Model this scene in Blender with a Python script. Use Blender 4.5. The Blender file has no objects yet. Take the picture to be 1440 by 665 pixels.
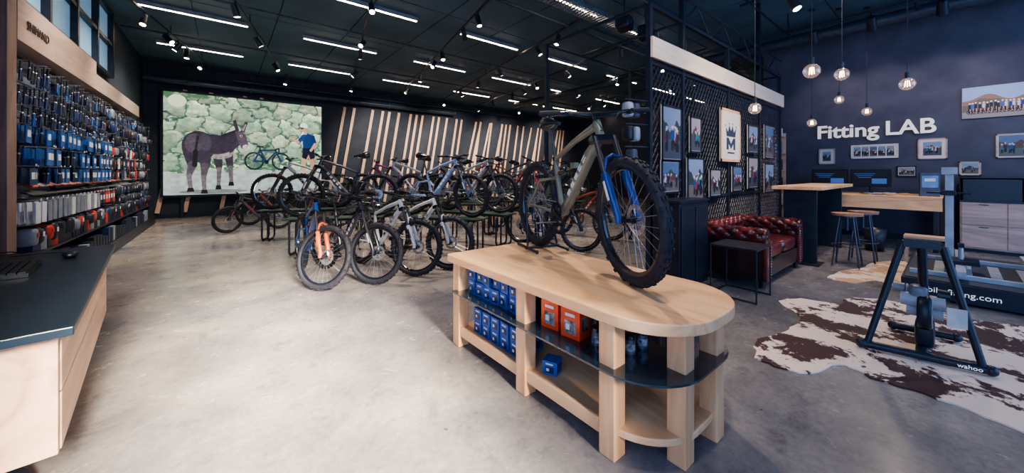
import bpy, bmesh, math, random
import numpy as np
from mathutils import Vector, Matrix
random.seed(7); RNG=np.random.RandomState(5)
V=Vector
SC=bpy.context.scene
COL=SC.collection
# ------------------------------------------------------------------ materials
def lin(c):
    return tuple(((x/255)/12.92 if x/255<=0.04045 else ((x/255+0.055)/1.055)**2.4) for x in c)
MATS={}
def pm(name,c1,c2=None,scale=8,rough=.5,metal=0,bump=0,emis=0,coat=0,detail=3,stretch=None,trans=0):
    if name in MATS: return MATS[name]
    m=bpy.data.materials.new(name); m.use_nodes=True; nt=m.node_tree; N=nt.nodes; L=nt.links
    b=N['Principled BSDF']
    c1=lin(c1); c2=lin(c2) if c2 else tuple(x*.75 for x in c1)
    tc=N.new('ShaderNodeTexCoord'); mp=N.new('ShaderNodeMapping')
    if stretch: mp.inputs['Scale'].default_value=stretch
    no=N.new('ShaderNodeTexNoise'); no.inputs['Scale'].default_value=scale; no.inputs['Detail'].default_value=detail
    rp=N.new('ShaderNodeValToRGB'); rp.color_ramp.elements[0].position=.35; rp.color_ramp.elements[1].position=.65
    rp.color_ramp.elements[0].color=(*c2,1); rp.color_ramp.elements[1].color=(*c1,1)
    L.new(tc.outputs['Object'],mp.inputs[0]); L.new(mp.outputs[0],no.inputs['Vector']); L.new(no.outputs['Fac'],rp.inputs[0])
    L.new(rp.outputs[0],b.inputs['Base Color'])
    b.inputs['Roughness'].default_value=rough; b.inputs['Metallic'].default_value=metal
    b.inputs['Coat Weight'].default_value=coat
    b.inputs['Transmission Weight'].default_value=trans
    if emis:
        L.new(rp.outputs[0],b.inputs['Emission Color']); b.inputs['Emission Strength'].default_value=emis
    if bump:
        bp=N.new('ShaderNodeBump'); bp.inputs['Strength'].default_value=bump; bp.inputs['Distance'].default_value=.01
        L.new(no.outputs['Fac'],bp.inputs['Height']); L.new(bp.outputs[0],b.inputs['Normal'])
    MATS[name]=m; return m
def wood(name,c1,c2,axis='Y',rough=.45,sc=5):
    if name in MATS: return MATS[name]
    m=bpy.data.materials.new(name); m.use_nodes=True; nt=m.node_tree; N=nt.nodes; L=nt.links
    b=N['Principled BSDF']; tc=N.new('ShaderNodeTexCoord'); mp=N.new('ShaderNodeMapping')
    s={'X':(.12,1,1),'Y':(1,.12,1),'Z':(1,1,.12)}[axis]
    mp.inputs['Scale'].default_value=s
    n1=N.new('ShaderNodeTexNoise'); n1.inputs['Scale'].default_value=sc; n1.inputs['Detail'].default_value=4; n1.inputs['Distortion'].default_value=.6
    mt=N.new('ShaderNodeMath'); mt.operation='MULTIPLY'; mt.inputs[1].default_value=9
    fr=N.new('ShaderNodeMath'); fr.operation='PINGPONG'; fr.inputs[1].default_value=1
    n2=N.new('ShaderNodeTexNoise'); n2.inputs['Scale'].default_value=60; n2.inputs['Detail'].default_value=3
    mx=N.new('ShaderNodeMath'); mx.operation='MULTIPLY_ADD'; mx.inputs[1].default_value=.35
    rp=N.new('ShaderNodeValToRGB')
    rp.color_ramp.elements[0].position=0.1; rp.color_ramp.elements[1].position=1
    rp.color_ramp.elements[0].color=(*lin(c1),1); rp.color_ramp.elements[1].color=(*lin(c2),1)
    L.new(tc.outputs['Object'],mp.inputs[0]); L.new(mp.outputs[0],n1.inputs['Vector']); L.new(mp.outputs[0],n2.inputs['Vector'])
    L.new(n1.outputs['Fac'],mt.inputs[0]); L.new(mt.outputs[0],fr.inputs[0])
    L.new(n2.outputs['Fac'],mx.inputs[0]); 
    h=N.new('ShaderNodeMath'); h.operation='MULTIPLY'; h.inputs[1].default_value=.6
    L.new(fr.outputs[0],h.inputs[0]); L.new(h.outputs[0],mx.inputs[2]); L.new(mx.outputs[0],rp.inputs[0])
    L.new(rp.outputs[0],b.inputs['Base Color']); b.inputs['Roughness'].default_value=rough
    MATS[name]=m; return m
def emit(name,c,s):
    if name in MATS: return MATS[name]
    m=bpy.data.materials.new(name); m.use_nodes=True; b=m.node_tree.nodes['Principled BSDF']
    b.inputs['Base Color'].default_value=(*lin(c),1); b.inputs['Emission Color'].default_value=(*lin(c),1); b.inputs['Emission Strength'].default_value=s
    MATS[name]=m; return m
BLK=pm('black_paint',(38,46,60),(30,37,50),rough=.38)
BLKG=pm('black_gloss',(30,34,44),(22,26,36),rough=.22,coat=.6)
STEEL=pm('brushed_steel',(196,200,210),(156,160,170),rough=.32,metal=.8,scale=30)
RUB=pm('tyre_rubber',(38,40,52),(28,30,40),rough=.7,scale=30)
PINE=wood('pine',(244,200,154),(218,162,114),'Y')
PINEX=wood('pine_x',(244,200,154),(218,162,114),'X')
PINEZ=wood('pine_z',(242,194,146),(212,154,106),'Z')
PALE=wood('pale_plywood',(222,186,160),(178,138,116),'Y',sc=3)
POST=wood('weathered_post',(150,126,118),(118,96,90),'Z')
GREYW=wood('grey_oak',(190,168,160),(154,132,126),'Y',sc=4)
# ------------------------------------------------------------------ builder
class MB:
    def __init__(s): s.v=[];s.f=[];s.m=[];s.s=[];s.M=Matrix.Identity(4)
    def add(s,vs,fs,mat=0,sm=False):
        o=len(s.v)
        for p in vs: s.v.append(tuple(s.M@V(p)))
        for f in fs: s.f.append(tuple(i+o for i in f)); s.m.append(mat); s.s.append(sm)
    def path(s,pts,r,mat=0,seg=8,closed=False,cap=True):
        pts=[V(p) for p in pts]; n=len(pts); rs=r if isinstance(r,(list,tuple)) else [r]*n
        vs=[];prev=None
        for i,p in enumerate(pts):
            if closed: t=(pts[(i+1)%n]-pts[i-1])
            else: t=pts[min(i+1,n-1)]-pts[max(i-1,0)]
            t.normalize()
            if prev is None:
                a=V((0,0,1)) if abs(t.z)<.9 else V((1,0,0))
                x=t.cross(a).normalized()
            else:
                x=(prev-t*prev.dot(t)).normalized()
            prev=x; y=t.cross(x)
            for k in range(seg):
                an=2*math.pi*k/seg
                vs.append(p+(x*math.cos(an)+y*math.sin(an))*rs[i])
        fs=[]
        for i in range(n if closed else n-1):
            j=(i+1)%n
            for k in range(seg):
                l=(k+1)%seg
                fs.append((i*seg+k,i*seg+l,j*seg+l,j*seg+k))
        s.add(vs,fs,mat,seg>4)
        if cap and not closed:
            s.add(vs[:seg],[tuple(range(seg))],mat); s.add(vs[-seg:],[tuple(range(seg))],mat)
    def tube(s,a,b,r,r2=None,mat=0,seg=8): s.path([a,b],[r,r if r2 is None else r2],mat,seg)
    def ring(s,c,prof,mat=0,ns=40,sm=True,axis='y'):
        c=V(c);n=len(prof);vs=[];fs=[]
        for i in range(ns):
            a=2*math.pi*i/ns
            for (r,h) in prof:
                if axis=='y': vs.append(c+V((r*math.cos(a),h,r*math.sin(a))))
                elif axis=='x': vs.append(c+V((h,r*math.cos(a),r*math.sin(a))))
                else: vs.append(c+V((r*math.cos(a),r*math.sin(a),h)))
        for i in range(ns):
            j=(i+1)%ns
            for k in range(n):
                l=(k+1)%n
                fs.append((i*n+k,i*n+l,j*n+l,j*n+k))
        s.add(vs,fs,mat,sm)
    def box(s,c,d,mat=0,R=None):
        c=V(c);vs=[]
        for x in(-1,1):
            for y in(-1,1):
                for z in(-1,1):
                    p=V((x*d[0]/2,y*d[1]/2,z*d[2]/2))
                    if R is not None: p=R@p
                    vs.append(c+p)
        s.add(vs,[(0,1,3,2),(4,6,7,5),(0,4,5,1),(2,3,7,6),(0,2,6,4),(1,5,7,3)],mat)
    def b2(s,lo,hi,mat=0): s.box([(lo[i]+hi[i])/2 for i in range(3)],[abs(hi[i]-lo[i]) for i in range(3)],mat)
    def rbox(s,c,d,mat=0,e=.3,nu=28,nv=14,R=None):
        c=V(c);vs=[];fs=[]
        sg=lambda x,p: math.copysign(abs(x)**p,x)
        for j in range(nv+1):
            ph=-math.pi/2+math.pi*j/nv
            for i in range(nu):
                th=2*math.pi*i/nu
                p=V((d[0]/2*sg(math.cos(ph),e)*sg(math.cos(th),e),d[1]/2*sg(math.cos(ph),e)*sg(math.sin(th),e),d[2]/2*sg(math.sin(ph),e)))
                vs.append(c+(R@p if R is not None else p))
        for j in range(nv):
            for i in range(nu):
                k=(i+1)%nu; fs.append((j*nu+i,j*nu+k,(j+1)*nu+k,(j+1)*nu+i))
        s.add(vs,fs,mat,True)
    def ball(s,c,r,mat=0,sc=(1,1,1),nu=14,nv=9): s.rbox(c,(2*r*sc[0],2*r*sc[1],2*r*sc[2]),mat,1,nu,nv)
    def prism(s,poly,z0,z1,mat=0):
        n=len(poly); vs=[(x,y,z0) for x,y in poly]+[(x,y,z1) for x,y in poly]
        s.add(vs,[tuple(range(n)),tuple(range(n,2*n))]+[(i,(i+1)%n,n+(i+1)%n,n+i) for i in range(n)],mat)
    def obj(s,name,mats,loc=(0,0,0),rz=0,scale=1,parent=None,bevel=0,recalc=True):
        me=bpy.data.meshes.new(name); me.from_pydata(s.v,[],s.f)
        for m in mats: me.materials.append(m)
        me.polygons.foreach_set('material_index',s.m); me.polygons.foreach_set('use_smooth',s.s)
        if recalc:
            bm=bmesh.new(); bm.from_mesh(me)
            bmesh.ops.remove_doubles(bm,verts=bm.verts,dist=1e-6) if bevel else None
            bmesh.ops.recalc_face_normals(bm,faces=bm.faces); bm.to_mesh(me); bm.free()
        o=bpy.data.objects.new(name,me); COL.objects.link(o)
        o.location=loc; o.rotation_euler=(0,0,rz); o.scale=(scale,)*3
        if parent: o.parent=parent
        if bevel:
            md=o.modifiers.new('bevel','BEVEL'); md.width=bevel; md.segments=2; md.limit_method='ANGLE'
        return o
def rrect(x0,y0,x1,y1,rs,n=8):
    out=[]
    cs=[((x0,y0),1,1,180),((x1,y0),-1,1,270),((x1,y1),-1,-1,0),((x0,y1),1,-1,90)]
    for (c,sx,sy,a0),r in zip(cs,rs):
        if r<=0: out.append(c); continue
        for k in range(n+1):
            a=math.radians(a0+90*k/n)
            out.append((c[0]+sx*r+r*math.cos(a),c[1]+sy*r+r*math.sin(a)))
    return out
# ------------------------------------------------------------------ room constants
UL,UR,UF,VB,VF,CH=-1.84,10.6,16.8,14.64,-6.0,4.6
def floor_mat():
    m=bpy.data.materials.new('polished_concrete'); m.use_nodes=True; nt=m.node_tree;N=nt.nodes;L=nt.links;b=N['Principled BSDF']
    tc=N.new('ShaderNodeTexCoord')
    def noise(s,d,dist=0,rg=.5):
        n=N.new('ShaderNodeTexNoise'); n.inputs['Scale'].default_value=s;n.inputs['Detail'].default_value=d;n.inputs['Distortion'].default_value=dist; n.inputs['Roughness'].default_value=rg
        L.new(tc.outputs['Object'],n.inputs['Vector']); return n
    def ramp(src,p0,p1,c0,c1):
        r=N.new('ShaderNodeValToRGB'); r.color_ramp.elements[0].position=p0;r.color_ramp.elements[1].position=p1
        r.color_ramp.elements[0].color=c0; r.color_ramp.elements[1].color=c1; L.new(src,r.inputs[0]); return r
    def mul(a_,b_,f):
        m_=N.new('ShaderNodeMixRGB'); m_.blend_type='MULTIPLY'; m_.inputs[0].default_value=f; L.new(a_,m_.inputs[1]);L.new(b_,m_.inputs[2]); return m_.outputs[0]
    a=noise(.5,9,.3,.6); c=noise(1.6,13,.3,.65); e=noise(26,8,0,.7); sc=noise(4.5,14,.4,.7); sp=noise(14,3,0)
    o=ramp(a.outputs['Fac'],.36,.64,(*lin((118,118,126)),1),(*lin((172,164,156)),1)).outputs[0]
    o=mul(o,ramp(c.outputs['Fac'],.38,.60,(.50,.51,.55,1),(1,1,1,1)).outputs[0],.62)
    o=mul(o,ramp(e.outputs['Fac'],.38,.60,(.66,.66,.70,1),(1,1,1,1)).outputs[0],.55)
    o=mul(o,ramp(sc.outputs['Fac'],.36,.46,(.56,.55,.58,1),(1,1,1,1)).outputs[0],.6)
    o=mul(o,ramp(sp.outputs['Fac'],.245,.27,(.3,.28,.3,1),(1,1,1,1)).outputs[0],.75)
    L.new(o,b.inputs['Base Color'])
    rr=N.new('ShaderNodeMapRange'); rr.inputs[3].default_value=.10; rr.inputs[4].default_value=.38
    L.new(sc.outputs['Fac'],rr.inputs[0]); L.new(rr.outputs[0],b.inputs['Roughness'])
    b.inputs['Specular IOR Level'].default_value=.65
    bp=N.new('ShaderNodeBump'); bp.inputs['Strength'].default_value=.06; bp.inputs['Distance'].default_value=.002
    L.new(c.outputs['Fac'],bp.inputs['Height']); L.new(bp.outputs[0],b.inputs['Normal'])
    return m
b=MB(); b.b2((UL-.2,VF,-.2),(UF+.2,VB+.2,0)); b.obj('floor',[floor_mat()])
WALL=pm('dark_wall_paint',(76,80,98),(64,68,86),scale=3,rough=.7,bump=.05)
WALLB=pm('dark_back_wall_paint',(52,62,78),(43,53,68),scale=3,rough=.7)
CEIL=pm('dark_ceiling_panel',(78,110,130),(66,94,112),scale=1.2,rough=.7)
b=MB(); b.b2((UL-.2,VB,0),(UF+.2,VB+.2,CH)); b.obj('wall_back',[WALLB])
b=MB(); b.b2((UL-.2,1,0),(UL,VB,CH)); b.obj('wall_left',[WALLB])
b=MB(); b.b2((UR,VF,0),(UR+.2,3.0,CH)); b.obj('wall_right',[WALL])
b=MB(); b.b2((UR+.2,2.8,0),(UF,3.0,CH)); b.obj('wall_recess',[WALLB])
b=MB(); b.b2((UF,3.0,0),(UF+.2,VB,CH)); b.obj('wall_far_right',[WALLB])
b=MB(); b.b2((UL-.2,-1.78,0),(-.62,-1.62,CH)); b.b2((1.32,-1.78,0),(2.9,-1.62,CH)); b.b2((-.62,-1.78,3.3),(1.32,-1.62,CH)); b.obj('front_wall_light_block',[WALLB])  # unseen wall, added to block world light either side of the assumed doorway
b=MB(); b.b2((UL-.2,VF,CH+.02),(UF+.2,VB+.2,CH+.2))
x=UL
while x<UF:
    y=VF
    while y<VB:
        b.b2((x+.012,y+.012,CH-.012),(min(x+1.35,UF)-.012,min(y+2.5,VB)-.012,CH+.03)); y+=2.5
    x+=1.35
b.obj('ceiling',[CEIL])
b=MB(); b.b2((UL,VB-.02,0),(UF,VB,.12)); b.obj('baseboard_back',[BLK])
b=MB(); b.b2((UR-.02,VF,0),(UR,3.0,.12)); b.obj('baseboard_right',[BLK])
PIPE=pm('dark_pipe',(66,80,98),(52,64,80),rough=.4,metal=.3)
b=MB(); b.tube((UL+.05,VB-.35,4.05),(8.2,VB-.35,4.05),.09,mat=0,seg=12)
for k in range(7): b.ring((UL+1+k*1.5,VB-.35,4.05),[(.09,-.03),(.11,-.03),(.11,.03),(.09,.03)],0,14,axis='x'); b.tube((UL+1+k*1.5,VB-.35,4.14),(UL+1+k*1.5,VB-.35,CH-.02),.012)
b.tube((.2,VB-.2,4.3),(16,VB-.2,4.3),.05,mat=0,seg=10)
b.obj('ventilation_pipe',[PIPE])
b=MB()
for (y,z,r_) in((5.0,4.38,.03),(8.3,4.45,.02),(10.9,4.42,.025),(3.4,4.42,.035)): b.tube((2.2 if y<6 else -1.7,y,z),(10.4 if y<4 else 16,y,z),r_,mat=0,seg=8)
for (x,z,r_) in((9.9,4.3,.12),): b.tube((x,-3,z),(x,12,z),r_,mat=0,seg=16)
b.obj('ceiling_conduits',[PIPE])
# ------------------------------------------------------------------ wood slats on back wall
b=MB()
us=[-1.55,-.95,-.1,.35,2.95,3.3]
x=4.0
while x<15.6: us.append(x); x+=random.choice([.27,.4,.52])
for u in us:
    lean=.62 if random.random()<.75 else .92
    h=3.75
    R=Matrix.Rotation(math.atan2(lean,h),3,'Y')
    b.box((u+lean/2,VB-.04-random.random()*.012,.14+h/2),(.10,.03,h),0,R)
b.obj('leaning_wall_slats',[wood('slat_wood',(240,208,184),(210,172,146),'Z')])
# ------------------------------------------------------------------ pictures from arrays
def pic_mat(name,em):
    m=bpy.data.materials.new(name); m.use_nodes=True; N=m.node_tree.nodes;L=m.node_tree.links;b=N['Principled BSDF']
    a=N.new('ShaderNodeAttribute'); a.attribute_name='Col'
    b.inputs['Roughness'].default_value=.5
    if em: L.new(a.outputs['Color'],b.inputs['Emission Color']); b.inputs['Emission Strength'].default_value=em; b.inputs['Base Color'].default_value=(.01,.01,.01,1)
    else: L.new(a.outputs['Color'],b.inputs['Base Color'])
    return m
PHOTO=pic_mat('printed_photo',0.0); SCREEN=pic_mat('led_screen',.9)
def picture(name,o,xd,zd,W,H,img,mat,parent=None):
    ny,nx,_=img.shape
    xs=np.linspace(0,W,nx+1);zs=np.linspace(H,0,ny+1)
    gx,gz=np.meshgrid(xs,zs)
    P=np.array(o)[None,None,:]+gx[...,None]*np.array(xd)+gz[...,None]*np.array(zd)
    idx=np.arange((nx+1)*(ny+1)).reshape(ny+1,nx+1)
    F=np.stack([idx[1:,:-1],idx[1:,1:],idx[:-1,1:],idx[:-1,:-1]],-1).reshape(-1,4)
    me=bpy.data.meshes.new(name); me.vertices.add(P.shape[0]*P.shape[1]); me.vertices.foreach_set('co',P.reshape(-1).astype(np.float32))
    me.loops.add(F.size); me.loops.foreach_set('vertex_index',F.reshape(-1).astype(np.int32))
    me.polygons.add(len(F)); me.polygons.foreach_set('loop_start',np.arange(0,F.size,4,dtype=np.int32)); 
    me.update(calc_edges=True)
    c=np.clip(img,0,1); c=np.where(c<=.04045,c/12.92,((c+.055)/1.055)**2.4)
    c=np.concatenate([c,np.ones((ny,nx,1))],-1).reshape(-1,1,4).repeat(4,1).reshape(-1)
    at=me.color_attributes.new('Col','FLOAT_COLOR','CORNER'); at.data.foreach_set('color',c.astype(np.float32))
    me.materials.append(mat); ob=bpy.data.objects.new(name,me); COL.objects.link(ob)
    if parent: ob.parent=parent
    return ob
class Cv:
    def __init__(s,w,h,nx,ny,bg):
        s.X,s.Y=np.meshgrid((np.arange(nx)+.5)*w/nx,(np.arange(ny)+.5)*h/ny); s.I=np.zeros((ny,nx,3)); s.I[:]=np.array(bg)/255
    def fill(s,m,c): s.I[m]=np.array(c)/255
    def poly(s,pts,c):
        m=np.zeros(s.X.shape,bool);n=len(pts)
        for i in range(n):
            x1,y1=pts[i];x2,y2=pts[(i+1)%n]
            if y1==y2: continue
            cond=((y1>s.Y)!=(y2>s.Y))&(s.X<(x2-x1)*(s.Y-y1)/(y2-y1)+x1); m^=cond
        s.fill(m,c); return m
    def cap(s,a,b,r1,r2,c):
        a=np.array(a,float);b=np.array(b,float);d=b-a;L=(d**2).sum()+1e-9
        t=np.clip(((s.X-a[0])*d[0]+(s.Y-a[1])*d[1])/L,0,1)
        m=(s.X-a[0]-t*d[0])**2+(s.Y-a[1]-t*d[1])**2<(r1+(r2-r1)*t)**2
        s.fill(m,c); return m
    def ell(s,c,rx,ry,col,rot=0):
        dx=s.X-c[0];dy=s.Y-c[1];cr,sr=math.cos(rot),math.sin(rot)
        x=dx*cr+dy*sr;y=-dx*sr+dy*cr
        m=(x/rx)**2+(y/ry)**2<1; s.fill(m,col); return m
    def ringc(s,c,r,w,col):
        d=np.sqrt((s.X-c[0])**2+(s.Y-c[1])**2); s.fill(abs(d-r)<w,col)
def smooth_noise(ny,nx,g,seed=0):
    r=np.random.RandomState(seed); a=r.rand(g+2,g+2)
    yy=np.linspace(0,g,ny);xx=np.linspace(0,g,nx);yi=yy.astype(int);xi=xx.astype(int);fy=(yy-yi)[:,None];fx=(xx-xi)[None,:]
    fy=fy*fy*(3-2*fy);fx=fx*fx*(3-2*fx)
    A=a[yi][:,xi];B=a[yi][:,xi+1];C=a[yi+1][:,xi];D=a[yi+1][:,xi+1]
    return A*(1-fx)*(1-fy)+B*fx*(1-fy)+C*(1-fx)*fy+D*fx*fy
# ---- LED screen image
nx,ny=420,280
c=Cv(223,148,nx,ny,(120,140,120))
r=np.random.RandomState(21); seeds=[]
for j in range(6):
    for i in range(9):
        if r.rand()<.14: continue
        seeds.append((i*28+r.uniform(-10,10)+(j%2)*13,j*21+r.uniform(-7,7)+3,r.uniform(.70,1.04),r.uniform(-.35,.35),r.uniform(1.1,1.7),0))
for k in range(22): seeds.append((r.uniform(-5,228),r.uniform(-5,118),r.uniform(.6,.85),0,1.2,6))
seeds=np.array(seeds)
wob=(smooth_noise(ny,nx,22,1)-.5)*8+(smooth_noise(ny,nx,60,51)-.5)*4; wob2=(smooth_noise(ny,nx,20,2)-.5)*8+(smooth_noise(ny,nx,60,52)-.5)*4
Ls=[]
for (sx,sy,_,ro,asp,pen) in seeds:
    dx=c.X+wob-sx;dy=c.Y+wob2-sy; cr,sr=math.cos(ro),math.sin(ro); a_=dx*cr+dy*sr;b_=-dx*sr+dy*cr
    Ls.append(np.sqrt((a_/asp)**2+b_**2)+pen)
D=np.stack(Ls,0); si=D.argmin(0); Ds=np.sort(D,0); edge=Ds[1]-Ds[0]
tone=seeds[si,2][...,None]; n=smooth_noise(ny,nx,80,4)[...,None]*.22+smooth_noise(ny,nx,34,8)[...,None]*.34
base=np.array([214,222,182])/255*tone*(.64+n)
shade=np.clip(1.06-(c.Y-seeds[si,1])*.016,.70,1.2)[...,None]; base=base*shade
grn=smooth_noise(ny,nx,10,12)[...,None]
base=base*(1-.5*grn)+np.array([104,160,140])/255*.5*grn
f=np.clip(edge/2.4,0,1)[...,None]; dk_=np.array([54,86,80])/255*(.6+.7*smooth_noise(ny,nx,40,31)[...,None])
base=base*f+dk_*(1-f)
gy=112-(c.X-100)*.02
road=c.Y>gy
c.I=np.where(road[...,None],np.array([180,192,188])/255*(.84+.2*smooth_noise(ny,nx,40,9)[...,None]),base)
pl=(smooth_noise(ny,nx,60,20)>.5)&((c.Y+smooth_noise(ny,nx,18,21)*26<22)&(c.X<80)|((c.Y>98)&(c.Y<gy+3)&(smooth_noise(ny,nx,25,23)>.5)))
c.fill(pl,(78,116,84))
c.ell((16,12),11,9,(220,228,196))
for wx in(116,156): c.ringc((wx,97),13,1.3,(30,40,52)); 
for a in range(12):
    for wx in(116,156): c.cap((wx,97),(wx+12*math.cos(a*.524),97+12*math.sin(a*.524)),.25,.25,(70,84,92))
for p,q in[((116,97),(125,80)),((125,80),(134,98)),((116,97),(134,98)),((125,80),(147,79)),((134,98),(148,82)),((148,80),(156,97))]: c.cap(p,q,1.5,1.3,(24,60,86))
c.cap((121,74),(129,74),1.3,1.3,(20,24,30)); c.cap((125,80),(124,75),.8,.8,(20,24,30)); c.cap((147,78),(153,76),1.2,1.2,(20,24,30)); c.cap((153,76),(153,82),1.2,1.2,(20,24,30)); c.ell((134,98),3,3,(20,24,30))
skin=(206,158,132)
c.cap((197,84),(192,100),5.5,4,skin); c.cap((192,100),(194,118),3.8,2.4,skin); c.cap((205,84),(208,101),5.5,4,(190,142,118)); c.cap((208,101),(206,118),3.8,2.4,(190,142,118))
c.cap((194,120),(188,122),2.6,2,(235,240,240)); c.cap((206,120),(200,122),2.6,2,(235,240,240))
c.poly([(192,70),(210,70),(212,90),(204,93),(201,84),(197,93),(190,90)],(24,30,44))
c.poly([(190,52),(198,47),(208,51),(212,72),(192,74)],(28,60,112)); c.cap((192,54),(184,64),3.6,3,(34,68,124)); c.cap((184,64),(177,60),2.2,1.8,skin); c.ell((176,59),2.2,2.6,skin)
c.cap((208,54),(212,66),3.6,3,(24,52,100)); c.cap((212,66),(206,76),2.3,1.9,skin); c.ell((205,77),2.2,2.4,skin)
c.cap((196,48),(194,43),2.6,2.6,skin); c.ell((191.5,40),4.6,6,skin); c.poly([(186,37),(188,32),(194,30),(199,33),(199,39),(193,38)],(238,242,242)); c.cap((187,40),(192,40),1,1,(20,24,30)); c.cap((187.5,44.5),(189.5,44.8),.4,.4,(120,60,60)); c.cap((187,41),(186,43),.8,.8,skin)
dk=(58,50,62);md=(84,74,84);lt=(150,140,138)
fur0=c.I.copy()
for p,k,h in[((66,92),(68,110),(67,136)),((80,88),(83,108),(84,131))]: c.cap(p,k,6.5,3.8,dk); c.cap(k,h,3.4,2.4,(104,96,102)); c.poly([(h[0]-3,h[1]-1),(h[0]+3,h[1]-1),(h[0]+4,h[1]+5),(h[0]-4,h[1]+5)],(30,28,34))
for p,k,hk,h in[((32,88),(34,104),(30,120),(32,139)),((50,90),(50,106),(48,122),(49,142))]: c.cap(p,k,9,6,dk); c.cap(k,hk,5.5,3.4,md); c.cap(hk,h,3.2,2.6,(110,102,108)); c.poly([(h[0]-3.4,h[1]-1),(h[0]+3.4,h[1]-1),(h[0]+4.6,h[1]+5),(h[0]-4.6,h[1]+5)],(30,28,34))
c.ell((60,76),29,18,md,.02); c.ell((66,86),20,9,lt,.05); c.ell((60,73),29,15,dk,.02); c.ell((42,77),21,23,dk); c.ell((36,72),11,14,md,.2); c.ell((50,70),8,13,(74,66,78),-.2)
c.poly([(72,60),(90,50),(100,58),(96,72),(82,86)],dk); c.cap((72,60),(92,50),2.4,2,(40,38,46))
c.poly([(89,52),(98,50),(104,58),(108,72),(104,79),(98,78),(94,68)],md); c.ell((104,76),4.6,4.4,(206,200,192)); c.ell((105.5,75),.9,.8,(20,20,24)); c.ell((97.5,58.5),2,1.7,(206,200,192)); c.ell((97.5,58.5),1.2,1.1,(14,14,18))
c.poly([(90,52),(86,36),(90,33),(95,50)],dk); c.poly([(97,51),(103,35),(107,37),(102,53)],dk); c.poly([(98,49),(103,39),(105,40),(101,51)],(140,128,128))
c.cap((41,62),(38,84),1.8,1.4,(42,40,48)); c.cap((38,84),(37,104),2.8,3.4,(26,26,32))
mk=(np.abs(c.I-fur0).sum(-1)>0)[...,None]
c.I=np.where(mk,c.I*(.84+.32*smooth_noise(ny,nx,70,41)[...,None]),c.I)
sh=((c.X-62)/44)**2+((c.Y-144)/3.4)**2<1; c.I[sh&(c.I.sum(-1)>1.8)]*=.7
sb=MB(); sb.b2((-1.46,VB-.2,.63),(2.79,VB-.06,3.80))
scr=sb.obj('video_wall_screen',[BLK])
picture('screen_picture',(-1.40,VB-.205,.69),(1,0,0),(0,0,1),4.13,3.05,c.I,SCREEN,scr)
b=MB()
for u in(-1.0,.65,2.3): b.b2((u-.04,VB-.12,0),(u+.04,VB-.07,.64))
b.obj('screen_support',[BLK],parent=scr)
# ------------------------------------------------------------------ ceiling lamps
TUBE=emit('tube_light_glow',(255,226,200),22)
b=MB()
tubes=[]
for v in(7.0,9.55,12.1,4.5):
    for k in range(7):
        u0=-1.3+2.72*k
        if v==4.5 and k<2: continue
        if u0+1.7>UF: continue
        tubes.append((u0,v))
for u0,v in tubes:
    b.b2((u0,v-.03,CH-.1),(u0+1.7,v+.03,CH-.02),0); b.b2((u0+.02,v-.018,CH-.110),(u0+1.68,v+.018,CH-.1),1)
b.obj('ceiling_tube_lights',[pm('lamp_body',(150,158,168),rough=.5),TUBE])
SPE=emit('spot_glow',(255,236,214),22)
def spothead(b,p,d,s=1):
    p=V(p);d=V(d).normalized()
    b.tube(p,p+V((0,0,-.1*s)),.012*s); q=p+V((0,0,-.14*s))
    b.tube(q-d*.09*s,q+d*.10*s,.045*s,.055*s,0,12); b.tube(q+d*.101*s,q+d*.104*s,.04*s,.04*s,1,12)
b=MB()
for (u0,v0,u1,v1) in[(-1.65,7.5,-.2,14),(-.9,4,1.7,14),(1.6,4.5,3.6,14),(3.5,4.5,5.4,14),(5.4,4.2,7.2,14),(7.2,3.8,9,14),(9.2,3.8,11,14),(11.4,4,13.2,14)]:
    d=V((u1-u0,v1-v0,0)); Rz=Matrix.Rotation(math.atan2(d.y,d.x),3,'Z')
    b.box(((u0+u1)/2,(v0+v1)/2,CH-.2),(d.length,.035,.035),0,Rz)
    for t in(.05,.5,.95): b.tube((u0+d.x*t,v0+d.y*t,CH-.2),(u0+d.x*t,v0+d.y*t,CH-.02),.008)
    t=.12
    while t<1:
        p=(u0+d.x*t,v0+d.y*t,CH-.21); dr=(random.uniform(-1,1),random.uniform(-.9,.6),-1.1); spothead(b,p,dr,1.1); t+=random.choice([.08,.16,.2])
b.obj('ceiling_track_spotlights',[BLK,SPE])
b=MB()
for y in(3.95,4.25): b.b2((3.2,y,4.18),(9.7,y+.012,4.26))
for k in range(80): b.b2((3.2+k*.08,3.95,4.18),(3.24+k*.08,4.25,4.186))
for k in range(5): b.tube((3.6+k*1.3,4.1,4.2),(3.6+k*1.3,4.1,CH-.02),.008)
b.obj('ceiling_cable_tray',[STEEL])
for u in(5.5,6.2):
    b=MB(); b.rbox((0,0,0),(.34,.26,.24),0,.3); b.ring((0,-.13,0),[(.02,0),(.08,-.01),(.09,0),(.08,.01)],0,20); b.tube((0,0,.1),(0,0,.57),.015)
    b.obj('ceiling_speaker',[BLK],(u,3.65,4.0),.3)
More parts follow.
